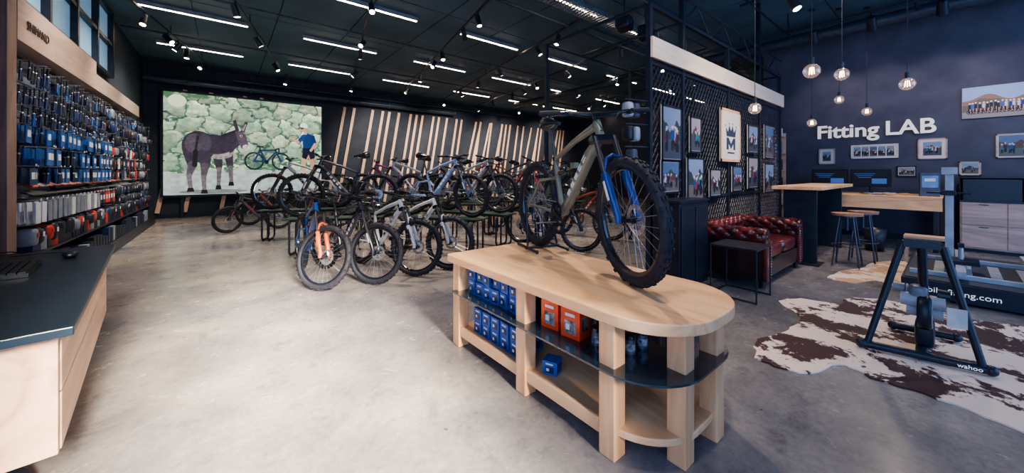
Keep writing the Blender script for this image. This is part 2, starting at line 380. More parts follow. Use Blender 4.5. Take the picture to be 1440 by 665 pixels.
# ------------------------------------------------------------------ bicycles
def wheel(b,cx,cz,R=.372,nk=44,detail=True):
    tr=.031; Rc=R-tr-.004
    b.ring((cx,0,cz),[(Rc+tr*math.cos(2*math.pi*k/10),tr*1.05*math.sin(2*math.pi*k/10)) for k in range(10)],0,48)
    b.ring((cx,0,cz),[(Rc-.018,-.018),(Rc-.018,.018),(Rc-.042,.012),(Rc-.048,0),(Rc-.042,-.012)],4,48,False)
    for k in range(nk):
        a=2*math.pi*k/nk; Rm=Matrix.Rotation(-a,3,'Y')
        for (yo,ro) in ([(-.008,.0),(.010,0)] if k%2 else [(-.024,-.009),(.024,-.009),(.0,0)]):
            rr=Rc+tr+ro
            b.box((cx+rr*math.cos(a),yo,cz+rr*math.sin(a)),(.012,.012,.022),0,Rm)
    for k in range(28):
        a=2*math.pi*k/28; a2=a+(.45 if k%2 else -.45); yo=.028 if (k//2)%2 else -.028
        b.tube((cx+.025*math.cos(a2),yo,cz+.025*math.sin(a2)),(cx+(Rc-.045)*math.cos(a),0,cz+(Rc-.045)*math.sin(a)),.0012,mat=3,seg=3)
    b.tube((cx,-.05,cz),(cx,.05,cz),.018,mat=4,seg=12)
    for y in(-.03,.03): b.tube((cx,y-.003,cz),(cx,y+.003,cz),.03,mat=4,seg=14)
    b.ring((cx,.045,cz),[(.062,-.001),(.062,.001),(.09,.001),(.09,-.001)],3,28,False)
    for k in range(5): a=k*1.2566; b.tube((cx+.015*math.cos(a),.045,cz+.015*math.sin(a)),(cx+.066*math.cos(a+.4),.045,cz+.066*math.sin(a+.4)),.004,mat=3,seg=4)
def bike(front,head,z=0,steer=0,frame=(30,34,42),fork=(20,22,26),decal=(230,232,236),dt=.03,scale=1,name='mountain_bike',full=True,low=None):
    b=MB(); wb=1.2
    wheel(b,0,.372)
    BB=V((.435,0,.345)); hub=V((0,0,.372)); ax=V((-.407,0,.914)); P0=V((1.16,0,.352))
    HB=P0+ax*.56; HT=P0+ax*.68; ST=BB+V((-.26,0,.966))*.42; SAD=BB+V((-.26,0,.966))*.70
    b.tube(HB-ax*.005,HT+ax*.01,.028,.027,1,12)
    b.path([HB+V((.0,0,.02)),HB+V((-.12,0,-.09)),BB+V((.1,0,.08)),BB],[.032,dt*1.15,dt*1.05,.036],1,12)
    b.path([HT+V((-.01,0,-.02)),HT.lerp(ST,.5)+V((0,0,.008)),ST],[.027,.021,.019],1,12)
    b.tube(BB,ST,.023,.019,1,12); b.tube(BB+V((0,-.045,0)),BB+V((0,.045,0)),.028,mat=1,seg=12)
    b.tube(ST-V((-.26,0,.966))*.06,SAD,.0135,mat=6,seg=10); b.tube(ST-V((0,0,.01)),ST+V((-.005,0,.02)),.023,mat=4,seg=10)
    for y in(-1,1):
        b.path([BB+V((-.02,.03*y,.0)),BB+V((-.12,.045*y,.0)),hub+V((.03,.066*y,-.005)),hub+V((-.02,.066*y,0))],[.015,.014,.011,.014],1,8)
        b.path([hub+V((0,.066*y,.01)),hub+V((.16,.055*y,.21)),V((.335,.03*y,.60)) if full else ST+V((0,.02*y,-.05))],[.012,.011,.013],1,8)
    if full:
        b.path([V((.335,-.03,.60)),V((.335,.03,.60))],.014,1,8)
        b.tube((.335,0,.60),(.40,0,.64),.018,mat=1); b.tube((.40,0,.64),(.50,0,.665),.021,.021,4,12); b.tube((.50,0,.665),(.60,0,.69),.011,.011,6,10); b.box((.61,0,.70),(.05,.04,.04),1)
    A=HB+V((-.12,0,-.09));B=BB+V((.1,0,.08)); d=(B-A); Rd=Matrix.Rotation(-math.atan2(d.z,d.x),3,'Y')
    for k in range(5):
        p=A+d*(.1+.17*k)
        b.box(p,(.048,dt*2.2,.03),5,Rd)
    sx=SAD+V((0,0,.02))
    b.path([sx+V((-.13,0,.012)),sx+V((-.08,0,.015)),sx+V((0,0,.005)),sx+V((.08,0,.0)),sx+V((.14,0,-.008))],[.045,.065,.05,.022,.014],4,12)
    for y in(-.022,.022): b.path([sx+V((-.08,y,-.02)),sx+V((-.02,y,-.035)),sx+V((.05,y,-.03)),sx+V((.09,y*.5,-.005))],.0035,3,5)
    cy=-.055
    b.ring(BB+V((0,cy,0)),[(.055,-.002),(.055,.002),(.078,.002),(.078,-.002)],4,30,False)
    for k in range(5): a=k*1.2566; b.tube(BB+V((0,cy,0)),BB+V((.06*math.cos(a),cy,.06*math.sin(a))),.006,mat=4,seg=5)
    for k,rr in enumerate((.085,.072,.058,.045,.034)): b.ring(hub+V((0,cy+.004+k*.0055-.01,0)),[(.02,-.001),(.02,.001),(rr,.001),(rr,-.001)],3,26,False)
    b.tube(BB+V((0,cy,.078)),hub+V((0,cy,.06)),.004,mat=3,seg=5); b.path([BB+V((0,cy,-.078)),hub+V((.08,cy,-.155)),hub+V((.05,cy,-.17)),hub+V((.03,cy,-.10)),hub+V((.04,cy,-.06))],.004,3,5)
    b.tube(hub+V((.02,cy-.01,-.04)),hub+V((.05,cy-.012,-.15)),.009,mat=4); b.ring(hub+V((.06,cy,-.155)),[(.008,-.004),(.022,-.004),(.022,.004),(.008,.004)],4,12); b.box(hub+V((.03,cy-.02,-.05)),(.045,.03,.05),4)
    for sg in(1,-1):
        e=BB+V((.155*sg,.075*-sg,-.07*sg)); b.tube(BB+V((0,.06*-sg,0)),e,.014,.010,4,8); b.tube(e,e+V((0,.05*-sg,0)),.008,mat=4); b.box(e+V((0,.07*-sg,0)),(.09,.085,.016),4)
    Rs=Matrix.Rotation(steer,4,ax); b.M=Matrix.Translation(P0)@Rs@Matrix.Translation(-P0)
    wheel(b,wb,.372)
    fh=V((wb,0,.372)); off=V((.04,0,.018))
    for y in(-.066,.066):
        b.path([fh+V((0,y,-.01)),fh+V((0,y,.03)),fh+ax*.3+V((0,y,0))],[.019,.022,.025],2,10)
        b.box(fh+ax*.19+V((0,y*1.36,0)),(.02,.004,.12),5,Matrix.Rotation(math.radians(-24),3,'Y'))
        b.tube(fh+ax*.28+V((0,y,0)),fh+ax*.55+V((0,y,0))-V((.005,0,0)),.0175,mat=6,seg=10)
        b.tube(fh+V((0,y*.8,0)),fh+V((0,y*1.2,0)),.014,mat=4)
    b.path([fh+ax*.31+V((.0,-.066,0)),fh+ax*.40+V((.03,-.045,0)),fh+ax*.42+V((.035,0,0)),fh+ax*.40+V((.03,.045,0)),fh+ax*.31+V((0,.066,0))],.012,2,8)
    b.box(P0+ax*.545+off*.5,(.06,.175,.042),4,Matrix.Rotation(math.radians(-24),3,'Y'))
    b.box(fh+V((-.03,.066,.06)),(.03,.03,.07),4)
    st=P0+ax*.72; b.tube(HT,st,.02,mat=4,seg=10); bc=st+V((.045,0,.012)); b.tube(st,bc,.02,mat=4,seg=8)
    b.path([bc+V((-.035,-.385,.025)),bc+V((-.02,-.22,.022)),bc+V((0,-.08,0)),bc+V((0,.08,0)),bc+V((-.02,.22,.022)),bc+V((-.035,.385,.025))],[.012,.012,.018,.018,.012,.012],4,10)
    for y in(-1,1):
        b.tube(bc+V((-.035,.39*y,.025)),bc+V((-.024,.255*y,.023)),.018,mat=0,seg=10)
        b.box(bc+V((-.012,.225*y,.01)),(.05,.03,.02),4); b.path([bc+V((.0,.22*y,.01)),bc+V((.03,.25*y,.0)),bc+V((.02,.33*y,-.005))],.005,4,6)
        b.path([bc+V((0,.2*y,.01)),bc+V((.09,.1*y,.0)),bc+V((.085,.02*y,-.10)),HT+V((.03,.0,-.06))],.003,0,5)
    b.M=Matrix.Identity(4)
    key=lambda c,t: pm(f'{t}_{c[0]}_{c[1]}_{c[2]}',c,rough=.3,coat=.4,scale=6)
    h=V((head[0],head[1])).normalized(); fx=V(front)-h*wb*scale
    return b.obj(name,[RUB,key(frame,'frame_paint'),key(fork,'fork_paint'),STEEL,BLKG,key(decal,'decal'),pm('stanchion',(110,104,104),rough=.2,metal=.7)],
        (fx.x,fx.y,z),math.atan2(h.y,h.x),scale)
GREEN=pm('green_bench_top',(50,76,70),(40,64,58),rough=.45)
def bench(front,head,L=1.6,ext=.24):
    h=V((head[0],head[1])).normalized(); c=V(front)-h*(L/2-ext)
    b=MB(); W=.36; Z=.597
    for k in range(3): b.b2((-L/2,-W/2+k*.123,Z-.02),(L/2,-W/2+k*.123+.112,Z),0)
    for x in(-L/2+.12,L/2-.12,):
        for dx in(0,.10):
            pts=[]
            for (yy,zz) in rrect(-W/2-.02,.018,W/2+.02,Z-.038,(.08,)*4,5): pts.append((x+dx*(1 if x<0 else -1),yy,zz))
            b.path(pts,.017,1,8,closed=True)
    for y in(-W/2+.05,W/2-.05): b.tube((-L/2+.12,y,Z-.038),(L/2-.12,y,Z-.038),.015,mat=1)
    return b.obj('bike_display_bench',[GREEN,BLK],(c.x,c.y,0),math.atan2(h.y,h.x))
row=[((.87,4.59),(.02,-1),math.radians(38),(34,80,150),(236,96,40),(236,120,60)),
     ((1.42,4.42),(.28,-.96),math.radians(24),(46,50,62),(36,38,48),(210,210,220)),
     ((1.95,4.43),(.3,-.95),math.radians(22),(218,222,226),(210,212,218),(60,64,74)),
     ((2.44,4.42),(.3,-.95),math.radians(20),(226,226,224),(218,218,218),(50,54,60)),
     ((4.75,4.0),(.3,-.95),.2,(60,66,76),(40,44,52),(200,210,220)),
     ((6.0,4.3),(.2,-.95),.2,(150,60,50),(40,44,52),(220,220,220))]
for f,h,s,a,bb,dd in row: bike(f,h,0,s,a,bb,dd)
up=[((1.0,6.85),(-.9,.44),0,(44,50,62),(44,48,60),(240,240,244),.038,1),
    ((3.2,5.05),(.5,-.86),-.2,(140,166,206),(90,104,132),(234,240,248),.038,1),
    ((4.0,5.3),(.4,-.9),.1,(160,166,176),(46,48,56),(226,230,236),.036,1),
    ((5.05,5.3),(.4,-.9),.2,(54,60,70),(150,48,60),(230,70,76),.034,1),
    ((2.5,7.5),(-.8,.6),.2,(196,200,208),(50,52,62),(50,54,64),.036,1),
    ((.75,8.7),(-.9,.35),.1,(206,208,212),(44,48,60),(40,44,50),.034,1),
    ((2.6,9.0),(-.9,.35),.2,(150,50,120),(70,54,110),(230,130,210),.034,1),
    ((4.2,7.9),(-.8,.6),-.2,(212,216,222),(44,46,54),(44,46,54),.034,1),
    ((5.3,7.2),(.2,-1),.3,(206,104,56),(44,48,60),(226,230,236),.036,1),
    ((6.4,6.6),(.3,-.95),.2,(170,176,188),(40,42,50),(60,64,74),.034,1),
    ((7.4,6.4),(.3,-.95),.2,(70,100,150),(40,42,50),(220,220,230),.034,1),
    ((8.6,7.6),(.3,-.95),.2,(190,194,200),(40,42,50),(60,60,70),.03,1),
    ((9.8,8.6),(.3,-.95),.2,(60,66,80),(150,60,50),(220,220,230),.03,1),
    ((4.6,9.4),(-.9,.35),.2,(60,66,80),(44,48,60),(230,190,100),.034,1),
    ((6.4,9.2),(-.9,.35),.2,(160,70,50),(44,48,60),(230,230,230),.034,1)]
for f,h,s,a,bb,dd,dt,sc in up:
    bench(f,h); bike(f,h,.6,s,a,bb,dd,dt,sc)
bike((.05,10.2),(-1,-.1),0,.3,(60,70,88),(44,48,60),(180,70,70),scale=.82,full=False)
bike((.5,11.4),(-1,-.1),0,.1,(170,84,50),(44,48,60),(210,150,100),scale=.85,full=False)
bike((1.9,11.6),(-1,-.2),0,.1,(60,70,90),(170,70,50),(210,210,210),scale=.95)
# ------------------------------------------------------------------ display table
TZ=.70
b=MB()
b.prism(rrect(1.38,.66,2.2,2.55,(.34,.34,.12,.03),10),TZ-.055,TZ,0)
legs=[(1.45,1.03),(1.45,1.66),(1.45,2.44),(1.66,.80),(1.95,.78),(2.12,1.05),(2.12,1.66),(2.12,2.44)]
for (x,y) in legs: b.b2((x-.045,y-.045,0),(x+.045,y+.045,TZ-.056),1)
b.prism(rrect(1.43,.75,2.15,2.46,(.3,.3,.02,.02),10),.11,.145,0)
b.prism(rrect(1.415,1.08,1.44,2.4,(0,0,0,0)),.085,.16,0)
tb=b.obj('wooden_display_table',[PINE,PINEZ],bevel=.006)
b=MB(); b.prism(rrect(1.36,.70,2.2,2.44,(.3,.3,.03,.03),10),.427,.437,0); b.obj('middle_shelf',[pm('smoked_shelf',(40,56,70),(32,46,58),rough=.12,coat=.6)],parent=tb)
def boxes(name,lst,mats): 
    b=MB()
    for c,d,m,rz in lst:
        R=Matrix.Rotation(rz,3,'Z'); b.box(c,d,m,R)
        b.box(V(c)+R@V((-d[0]/2-.001,0,-d[2]*.12)),(.002,d[1]*.6,d[2]*.45),m+1,R); b.box(V(c)+R@V((0,-d[1]/2-.001,.0)),(d[0]*.6,.002,d[2]*.5),m+1,R)
        b.box(V(c)+R@V((-d[0]/2-.002,0,d[2]*.3)),(.002,d[1]*.5,d[2]*.1),m+2,R)
        b.box(V(c)+R@V((-d[0]/2-.002,d[1]*.12,-d[2]*.12)),(.003,d[1]*.2,d[2]*.2),m+2,R)
    return b.obj(name,mats)
BLUEM=[pm('blue_carton',(34,92,180),(28,78,156),rough=.4),pm('blue_dark_label',(24,44,84),rough=.3),pm('white_print',(225,230,236),rough=.5)]
l=[]
for z0 in(.438,.54):
    for y in np.arange(1.79,2.31,.1):
        for x in(1.50,1.60,1.72): 
            if z0>.5 and random.random()<.15: continue
            l.append(((x+random.uniform(-.01,.01),y+random.uniform(-.008,.008),z0+.05),(.08,.082,.1),0,random.uniform(-.15,.15)))
for z0 in(.147,.239):
    for y in np.arange(1.80,2.31,.11):
        for x in(1.52,1.65): l.append(((x,y,z0+.045),(.09,.092,.09),0,random.uniform(-.08,.08)))
l.append(((1.54,1.52,.19),(.09,.09,.08),0,.4)); l.append(((1.9,1.5,.49),(.1,.2,.1),0,.1))
boxes('stacked_blue_product_boxes',l,BLUEM)
l=[]
for y in(1.33,1.49): l.append(((1.53,y,.438+.08),(.1,.125,.16),0,.12)); l.append(((1.66,y+.03,.438+.08),(.1,.12,.16),0,-.1)); l.append(((1.79,y,.438+.07),(.1,.1,.14),0,0))
l.append(((1.98,1.2,.2),(.12,.1,.1),0,0))
boxes('orange_product_boxes',l,[pm('orange_carton',(244,92,48),(226,76,38),rough=.4),pm('dark_product_photo',(46,44,52),(170,160,156),scale=30,rough=.3),pm('white_print2',(236,236,236),rough=.5)])
b=MB()
for i,(x,y) in enumerate([(1.54,1.19),(1.54,1.10),(1.61,1.21),(1.64,1.12),(1.70,1.2),(1.76,1.12),(1.60,1.03),(1.70,1.02)]):
    b.tube((x,y,.438),(x,y,.51),.028,mat=0,seg=14); b.tube((x,y,.51),(x,y,.53),.03,mat=1,seg=14); b.tube((x,y,.455),(x,y,.49),.0285,mat=2,seg=14)
b.obj('small_product_tins',[pm('tin_grey',(120,122,132),rough=.3,metal=.6),BLKG,pm('tin_label',(190,190,196),(60,64,74),scale=40)])
bike((1.81,1.165),(-.29,-.956),TZ+.005,math.radians(-10),(118,120,104),(28,60,126),(236,236,232),.036)
h=V((-.29,-.956)).normalized(); rc=V((1.81,1.165))-h*1.2; 
b=MB()
n2=V((-h.y,h.x))
def PT(a,c,z): q=rc+h*a+n2*c; return (q.x,q.y,z)
b.tube(PT(-.0,.11,TZ+.37),PT(.1,.14,TZ+.03),.01); b.tube(PT(0,.09,TZ+.372),PT(0,.12,TZ+.372),.016)
b.tube(PT(-.14,.14,TZ+.016),PT(.28,.14,TZ+.016),.011); b.tube(PT(.1,-.16,TZ+.016),PT(.1,.16,TZ+.016),.011); b.tube(PT(-.0,-.11,TZ+.37),PT(.1,-.14,TZ+.03),.01); b.tube(PT(-.1,-.14,TZ+.016),PT(.28,-.14,TZ+.016),.011)
for a in(-.1,.28):
    for c_ in(-.14,.14): b.ball(PT(a,c_,TZ+.016),.014)
b.obj('bike_floor_stand',[BLK])
# ------------------------------------------------------------------ service counter (left)
b=MB()
b.b2((-1.12,0,.715),(0,2.3,.75),0); b.b2((-1.06,.14,.22),(-.06,2.2,.714),1)
b.b2((-1.06,.10,.22),(-.05,.138,.714),1); b.b2((-.058,.14,.22),(-.045,2.2,.452),1); b.b2((-.058,.14,.458),(-.045,2.2,.714),1)
for x,y in((-.25,.3),(-.25,2.0),(-.95,.3),(-.95,2.0)): b.tube((x,y,0),(x,y,.22),.03,mat=2,seg=10); b.box((x,y,.01),(.16,.1,.02),2)
b.tube((-.42,.3,0.0),(-.42,.3,.05),.28,mat=2,seg=28); b.tube((-.42,.3,.05),(-.42,.3,.22),.05,mat=2,seg=14)
b.obj('service_counter',[pm('black_desktop',(28,42,54),(23,36,48),rough=.3,scale=3),PALE,BLK],(-.46,2.16,0),math.radians(6.5),bevel=.004)
b=MB(); b.box((0,0,.012),(.18,.46,.022),0)
for i in range(5):
    for j in range(14): b.box((-.07+i*.034,-.21+j*.032,.028),(.028,.027,.01),0)
b.obj('keyboard',[pm('key_black',(26,32,42),rough=.4)],(-1.0,3.55,.751),math.radians(8))
b=MB(); b.rbox((0,0,.02),(.07,.11,.04),0,.7); b.path([(0,.05,.01),(.05,.14,.008),(-.05,.25,.008),(-.25,.3,.008)],.003,0,5)
b.obj('computer_mouse',[pm('mouse_black',(30,36,46),rough=.35)],(-.86,3.95,.751),.3)
b=MB(); b.box((0,0,.045),(.14,.2,.05),0,Matrix.Rotation(-.25,3,'Y')); b.path([(.0,-.1,.09),(0,-.05,.105),(0,.05,.105),(0,.1,.09)],.018,0,8); b.path([(.06,.1,.02),(.15,.18,.01),(.2,.05,.008),(.3,.12,.008)],.004,0,5)
b.obj('desk_phone',[pm('phone_black',(24,30,40),rough=.3)],(-1.35,4.2,.751),.2)
# ------------------------------------------------------------------ left accessory wall
b=MB()
b.b2((UL+.005,5.95,.3),(UL+.05,13.4,2.6),0)
b.b2((UL,5.6,0),(-1.6,5.8,4.58),1); b.b2((UL,5.82,2.68),(-1.6,8.6,3.12),2); b.b2((UL,8.62,2.72),(-1.65,12.6,2.98),2)
b.b2((UL,5.82,0),(-1.45,13.4,.2),3)
for v in(7.5,9.0,10.5,13.4): b.b2((UL,v-.03,.2),(UL+.09,v+.03,2.66),3)
for k in range(22): b.b2((UL+.05,5.95,.36+k*.1),(UL+.056,13.35,.372+k*.1),3)
for z in(.50,): b.b2((UL,5.95,z),(-1.5,13.3,z+.02),3)
aw=b.obj('accessory_display_wall',[pm('slatwall_panel',(96,106,122),(82,92,108),rough=.5),POST,wood('header_board',(172,152,144),(146,126,118),'Y'),BLK])
b=MB()
mats=[pm('card_blue',(40,96,170),(32,78,144)),pm('card_white',(224,230,238)),pm('prod_black',(34,42,56)),pm('prod_steel',(170,178,192),rough=.3,metal=.7),pm('prod_red',(190,66,56)),pm('prod_orange',(226,124,70)),pm('prod_navy',(34,52,94)),pm('prod_grey',(134,144,160)),pm('prod_green',(80,150,104))]
ru=random.uniform
def hook(v,z,n,w,hh,mat,lab=None,dep=.22):
    b.tube((UL+.05,v,z),(UL+.07+dep,v,z),.004,mat=3,seg=4)
    for k in range(n):
        x=UL+.09+dep*(k+.5)/n
        b.box((x,v+ru(-.012,.012),z-.02-hh/2),(.012,w,hh),mat,Matrix.Rotation(ru(-.06,.06),3,'X'))
    b.box((UL+.09+dep,v,z+.012),(.003,.03,.02),1)
    if lab is not None: b.box((x+.008,v,z-.02-hh*.45),(.003,w*.6,hh*.4),lab)
def tool(v,z,L,mat):
    x=UL+.05+ru(.1,.26); b.tube((UL+.05,v,z),(x+.02,v,z),.004,mat=3,seg=4)
    b.tube((x,v,z),(x,v+ru(-.01,.01),z-L*.45),.007,mat=2,seg=5); b.ball((x,v,z-L*.42),.014,3,nu=8,nv=5)
    for s_ in(-1,1): b.tube((x,v,z-L*.4),(x,v+.024*s_,z-L),.011,.010,mat,6)
def coil(v,z,mat,rr=.07):
    x=UL+ru(.18,.3); b.tube((UL+.05,v,z),(x+.02,v,z),.004,mat=3,seg=4)
    b.path([(x+ru(-.003,.003),v+rr*.7*math.cos(k*.524),z-rr+rr*math.sin(k*.524)) for k in range(12)],.009,mat,5,closed=True)
def pouch(v,z,mat):
    d=ru(.1,.16); x=UL+.08+d/2+ru(.03,.14); b.tube((UL+.05,v,z),(x+.02,v,z),.004,mat=3,seg=4)
    b.rbox((x,v,z-.12),(d,ru(.11,.15),ru(.14,.2)),mat,.45,12,8,Matrix.Rotation(ru(-.2,.2),3,'X'))
    if random.random()<.6: b.box((x+d/2+.001,v,z-.1),(.004,.05,.05),random.choice([1,4,1,7]))
v=6.0
while v<13.2:
    for z in(2.52,2.27,2.05):
        if v>9 and random.random()<.5: (coil if random.random()<.5 else pouch)(v,z,random.choice([2,2,6,7])); continue
        for dv in(0,.055,.11): 
            if random.random()<.92: tool(v+dv,z,ru(.18,.25),random.choice([2,2,2,6,6,6,0]))
    for z in(1.86,1.63,1.42):
        if v<7.4 and random.random()<.45:
            tool(v,z,.2,2); tool(v+.06,z,.19,6); tool(v+.12,z,.19,2)
        elif v<9.0: hook(v,z,4,.135,.18,random.choice([0,0,0,0,6,2]),1,ru(.18,.3))
        else:
            q=random.random()
            if q<.45: pouch(v,z,random.choice([2,2,2,6,7,4,2]))
            elif q<.65: coil(v,z,random.choice([2,2,6]))
            else: hook(v,z,3,.12,.19,random.choice([2,2,6,7,4,1]),random.choice([None,4,1]),ru(.15,.3))
    for dv in(0,.04,.08,.12):
        x=UL+.2; mm=random.choice([5,4,2,7,5]); b.tube((x,v+dv,1.24),(x+.09,v+dv,1.2),.012,mat=mm if v<9.5 else 2,seg=6); b.tube((x-.12,v+dv,1.24),(x,v+dv,1.24),.005,mat=3,seg=4)
        b.tube((x,v+dv+.02,1.15),(x+.09,v+dv+.02,1.11),.010,mat=2,seg=6)
    if v<8.4: hook(v,1.06,5,.125,.22,random.choice([7,1,7]),None,.25)
    elif v<9.4: hook(v,1.06,4,.125,.18,random.choice([2,6,4]),1,.25)
    else: pouch(v,1.14,random.choice([2,2,6,7])); pouch(v+.03,.95,random.choice([2,2,6,2]))
    for dv in (0,.08): pouch(v+dv,.80,random.choice([2,2,2,2,6,7,4]))
    hh=ru(.08,.16); b.box((UL+.22,v+.03,.52+hh/2+.002),(.18,.13,hh),random.choice([2,2,2,6,7,2,2,4]),Matrix.Rotation(ru(-.2,.2),3,'Z'))
    hh=ru(.12,.26); b.box((UL+.24,v+.03,.205+hh/2),(.26,.13,hh),random.choice([2,2,6,7,2,2,2]))
    v+=.165
b.obj('hanging_bike_accessories',mats)
def text(name,s,loc,xd,yd,size,mat,ext=.01,off=0,parent=None,align='LEFT'):
    cu=bpy.data.curves.new(name,'FONT'); cu.body=s; cu.size=size; cu.extrude=ext; cu.offset=off; cu.align_x=align
    cu.materials.append(mat); o=bpy.data.objects.new(name,cu); COL.objects.link(o)
    x=V(xd);y=V(yd);z=x.cross(y); M=Matrix((x,y,z)).transposed().to_4x4(); M.translation=V(loc)
    if parent:
        o.parent=parent; M=Matrix.Translation(-V(parent.location))@M
    o.matrix_local=M
    return o
text('header_lettering','SHIMANO',(-1.592,6.02,2.84),(0,1,0),(0,0,1),.13,pm('sign_ink',(64,54,56)),.004,.0,aw)
b=MB(); b.b2((UL+.005,6.2,3.3),(UL+.02,10.6,4.5),0)
for v in(6.2,7.3,8.4,9.5,10.6): b.b2((UL+.02,v-.04,3.25),(UL+.1,v+.04,4.55),1)
for z in(3.27,3.9,4.52): b.b2((UL+.02,6.2,z-.03),(UL+.09,10.6,z+.03),1)
b.obj('window_1',[emit('glowing_blue_glass',(110,150,180),.35),BLK])  # bluish reflection in the panes put in as a dim glow
# ------------------------------------------------------------------ partition
PV=2.32
b=MB()
for u in(4.02,4.85,6.4,7.9,9.2): b.b2((u-.03,PV-.03,0),(u+.03,PV+.03,3.4),0)
b.b2((4.83,PV-.032,3.3),(4.89,PV+.032,CH-.02),0); b.b2((7.87,PV-.032,3.3),(7.93,PV+.032,CH-.02),0)
for z in(.08,1.0,2.7,3.4): b.b2((4.02,PV-.022,z-.022),(9.2,PV+.022,z+.022),0)
def lattice(x0,x1,z0,z1,y,cw=.09,sl=1.5):
    Hh=z1-z0; dx=Hh/sl
    for sg in(1,-1):
        x=x0-dx
        while x<x1+dx:
            a=(x,z0) ; e=(x+dx,z1)
            ax,az=a;ex,ez=e
            if ax<x0: az+=(x0-ax)*sl; ax=x0
            if ex>x1: ez-=(ex-x1)*sl; ex=x1
            if az<ez-.02 and ax<ex:
                if sg==-1: az,ez=z0+z1-az,z0+z1-ez
                b.tube((ax,y,az),(ex,y,ez),.0065,mat=1,seg=3)
            x+=cw
for x0,x1 in((4.05,4.82),(4.88,6.37),(6.43,7.87),(7.93,9.17)): lattice(x0,x1,.1,2.68,PV)
for v in(3.2,4.1): 
    b.tube((4.02,v,3.4),(9.2,v,3.4),.022,mat=0)
    for u in(4.02,6.4,9.2): b.b2((u-.025,v-.025,0 if v>4 else 3.38),(u+.025,v+.025,3.4),0)
for u in(4.02,4.85,6.4,7.9,9.2): b.tube((u,PV,3.4),(u,4.1,3.4),.02,mat=0)
for k in range(5): b.tube((4.85+k*.9,PV,3.4),(5.3+k*.9,PV,3.75),.012,mat=0); b.tube((5.3+k*.9,PV,3.75),(min(5.75+k*.9,9.2),PV,3.4),.012,mat=0)
b.tube((4.02,PV,3.75),(9.3,PV,3.75),.018,mat=0)
part=b.obj('wire_mesh_partition',[BLK,pm('mesh_wire',(50,60,78),(42,50,66),rough=.4)])
b=MB(); b.b2((3.98,PV-.07,2.74),(9.25,PV-.04,2.99)); b.obj('partition_header_board',[wood('cream_board',(246,224,202),(232,206,180),'X')],parent=part)
b=MB(); b.b2((4.0,PV-.38,.0),(4.74,PV-.06,1.0)); b.b2((3.98,PV-.40,1.0),(4.76,PV-.05,1.03)); b.b2((4.03,PV-.395,.08),(4.36,PV-.375,.95)); b.b2((4.39,PV-.395,.08),(4.72,PV-.375,.95))
b.obj('black_storage_cabinet',[pm('cabinet_black',(32,40,54),(26,34,46),rough=.4)],bevel=.004)
b=MB()
for k,(u,z) in enumerate([(3.72,2.1),(3.86,2.1),(3.72,1.82),(3.86,1.82),(3.8,1.55)]):
    b.rbox((u,PV+.1,z),(.10,.12,.18),k%3,.4,12,8)
for z in(2.22,1.93,1.66): b.tube((3.66,PV+.1,z),(4.0,PV,z),.01,mat=2)
b.obj('hanging_helmet_bags',[pm('bag_white',(170,180,194)),pm('bag_grey',(80,90,106)),BLK])
def photo_img(seed,nx=44,ny=34,kind=0):
    r=np.random.RandomState(seed); c=Cv(nx,ny,nx,ny,(190,200,214))
    skyc=[(150,170,200),(176,168,172),(104,130,168)][kind%3]
    c.I[:]=np.array(skyc)/255
    ph=r.uniform(0,6); hz=ny*.35+np.sin(c.X*8/nx+ph)*ny*.1+np.sin(c.X*23/nx)*ny*.03
    c.fill(c.Y>hz,[(88,84,90),(64,80,80),(104,84,76)][seed%3]); c.fill(c.Y>ny*.62,[(128,118,112),(108,114,112),(84,90,104)][(seed//2)%3])
    for k in range(r.randint(5,10)):
        x=r.uniform(.08,.92)*nx;y=ny*r.uniform(.45,.58);col=[(170,60,60),(40,84,160),(210,210,214),(30,34,44),(60,130,150),(44,50,66)][r.randint(6)]
        s_=ny/34*.75
        c.cap((x,y),(x,y+7*s_),2.4*s_,1.9*s_,col); c.cap((x-1*s_,y+8*s_),(x-1.4*s_,y+14*s_),1.2*s_,1*s_,(34,34,44)); c.cap((x+1*s_,y+8*s_),(x+1.4*s_,y+14*s_),1.2*s_,1*s_,(34,34,44)); c.ell((x,y-4*s_),1.8*s_,2.1*s_,(200,154,132)); c.ell((x,y-5*s_),1.9*s_,1.4*s_,(220,222,226))
        c.cap((x-2*s_,y+1),(x-4*s_,y+6*s_),.8*s_,.7*s_,col)
    return c.I*.85
def framed(name,ctr,xd,W,H,img,fc=None,mat_border=.0,fw=.025):
    xd=V(xd); nrm=xd.cross(V((0,0,1))); Rm=Matrix((xd,nrm,V((0,0,1)))).transposed()
    b=MB(); C=V(ctr)+nrm*.012
    b.box(C,(W,.02,H),1,Rm)
    for s_ in(-1,1):
        b.box(C+xd*s_*(W/2-fw/2)+nrm*.012,(fw,.012,H),0,Rm); b.box(C+V((0,0,s_*(H/2-fw/2)))+nrm*.012,(W,.012,fw),0,Rm)
    o=b.obj(name,[fc or BLK,pm('passepartout',(214,208,200),(206,200,192))])
    m_=fw+mat_border; og=C+nrm*.0135-xd*(W/2-m_)-V((0,0,H/2-m_))
    picture('photo_print',og,xd,(0,0,1),W-2*m_,H-2*m_,img,PHOTO,o)
    return o
P_=PV-.045
c=Cv(60,80,90,120,(226,216,200)); ink=(56,66,86)
c.poly([(12,26),(20,34),(24,22),(30,32),(36,22),(40,34),(48,26),(45,42),(15,42)],ink)
c.poly([(15,44),(22,44),(30,54),(38,44),(45,44),(45,64),(38,64),(38,54),(30,63),(22,54),(22,64),(15,64)],ink)
c.ell((12,24),1.6,1.6,ink);c.ell((48,24),1.6,1.6,ink);c.ell((24,20),1.6,1.6,ink);c.ell((36,20),1.6,1.6,ink)
c.fill((c.Y>68)&(c.Y<71)&(c.X>18)&(c.X<42),ink)
framed('framed_crown_poster',(6.37,P_,1.95),(1,0,0),.8,.84,c.I,PINEZ,0,.04)
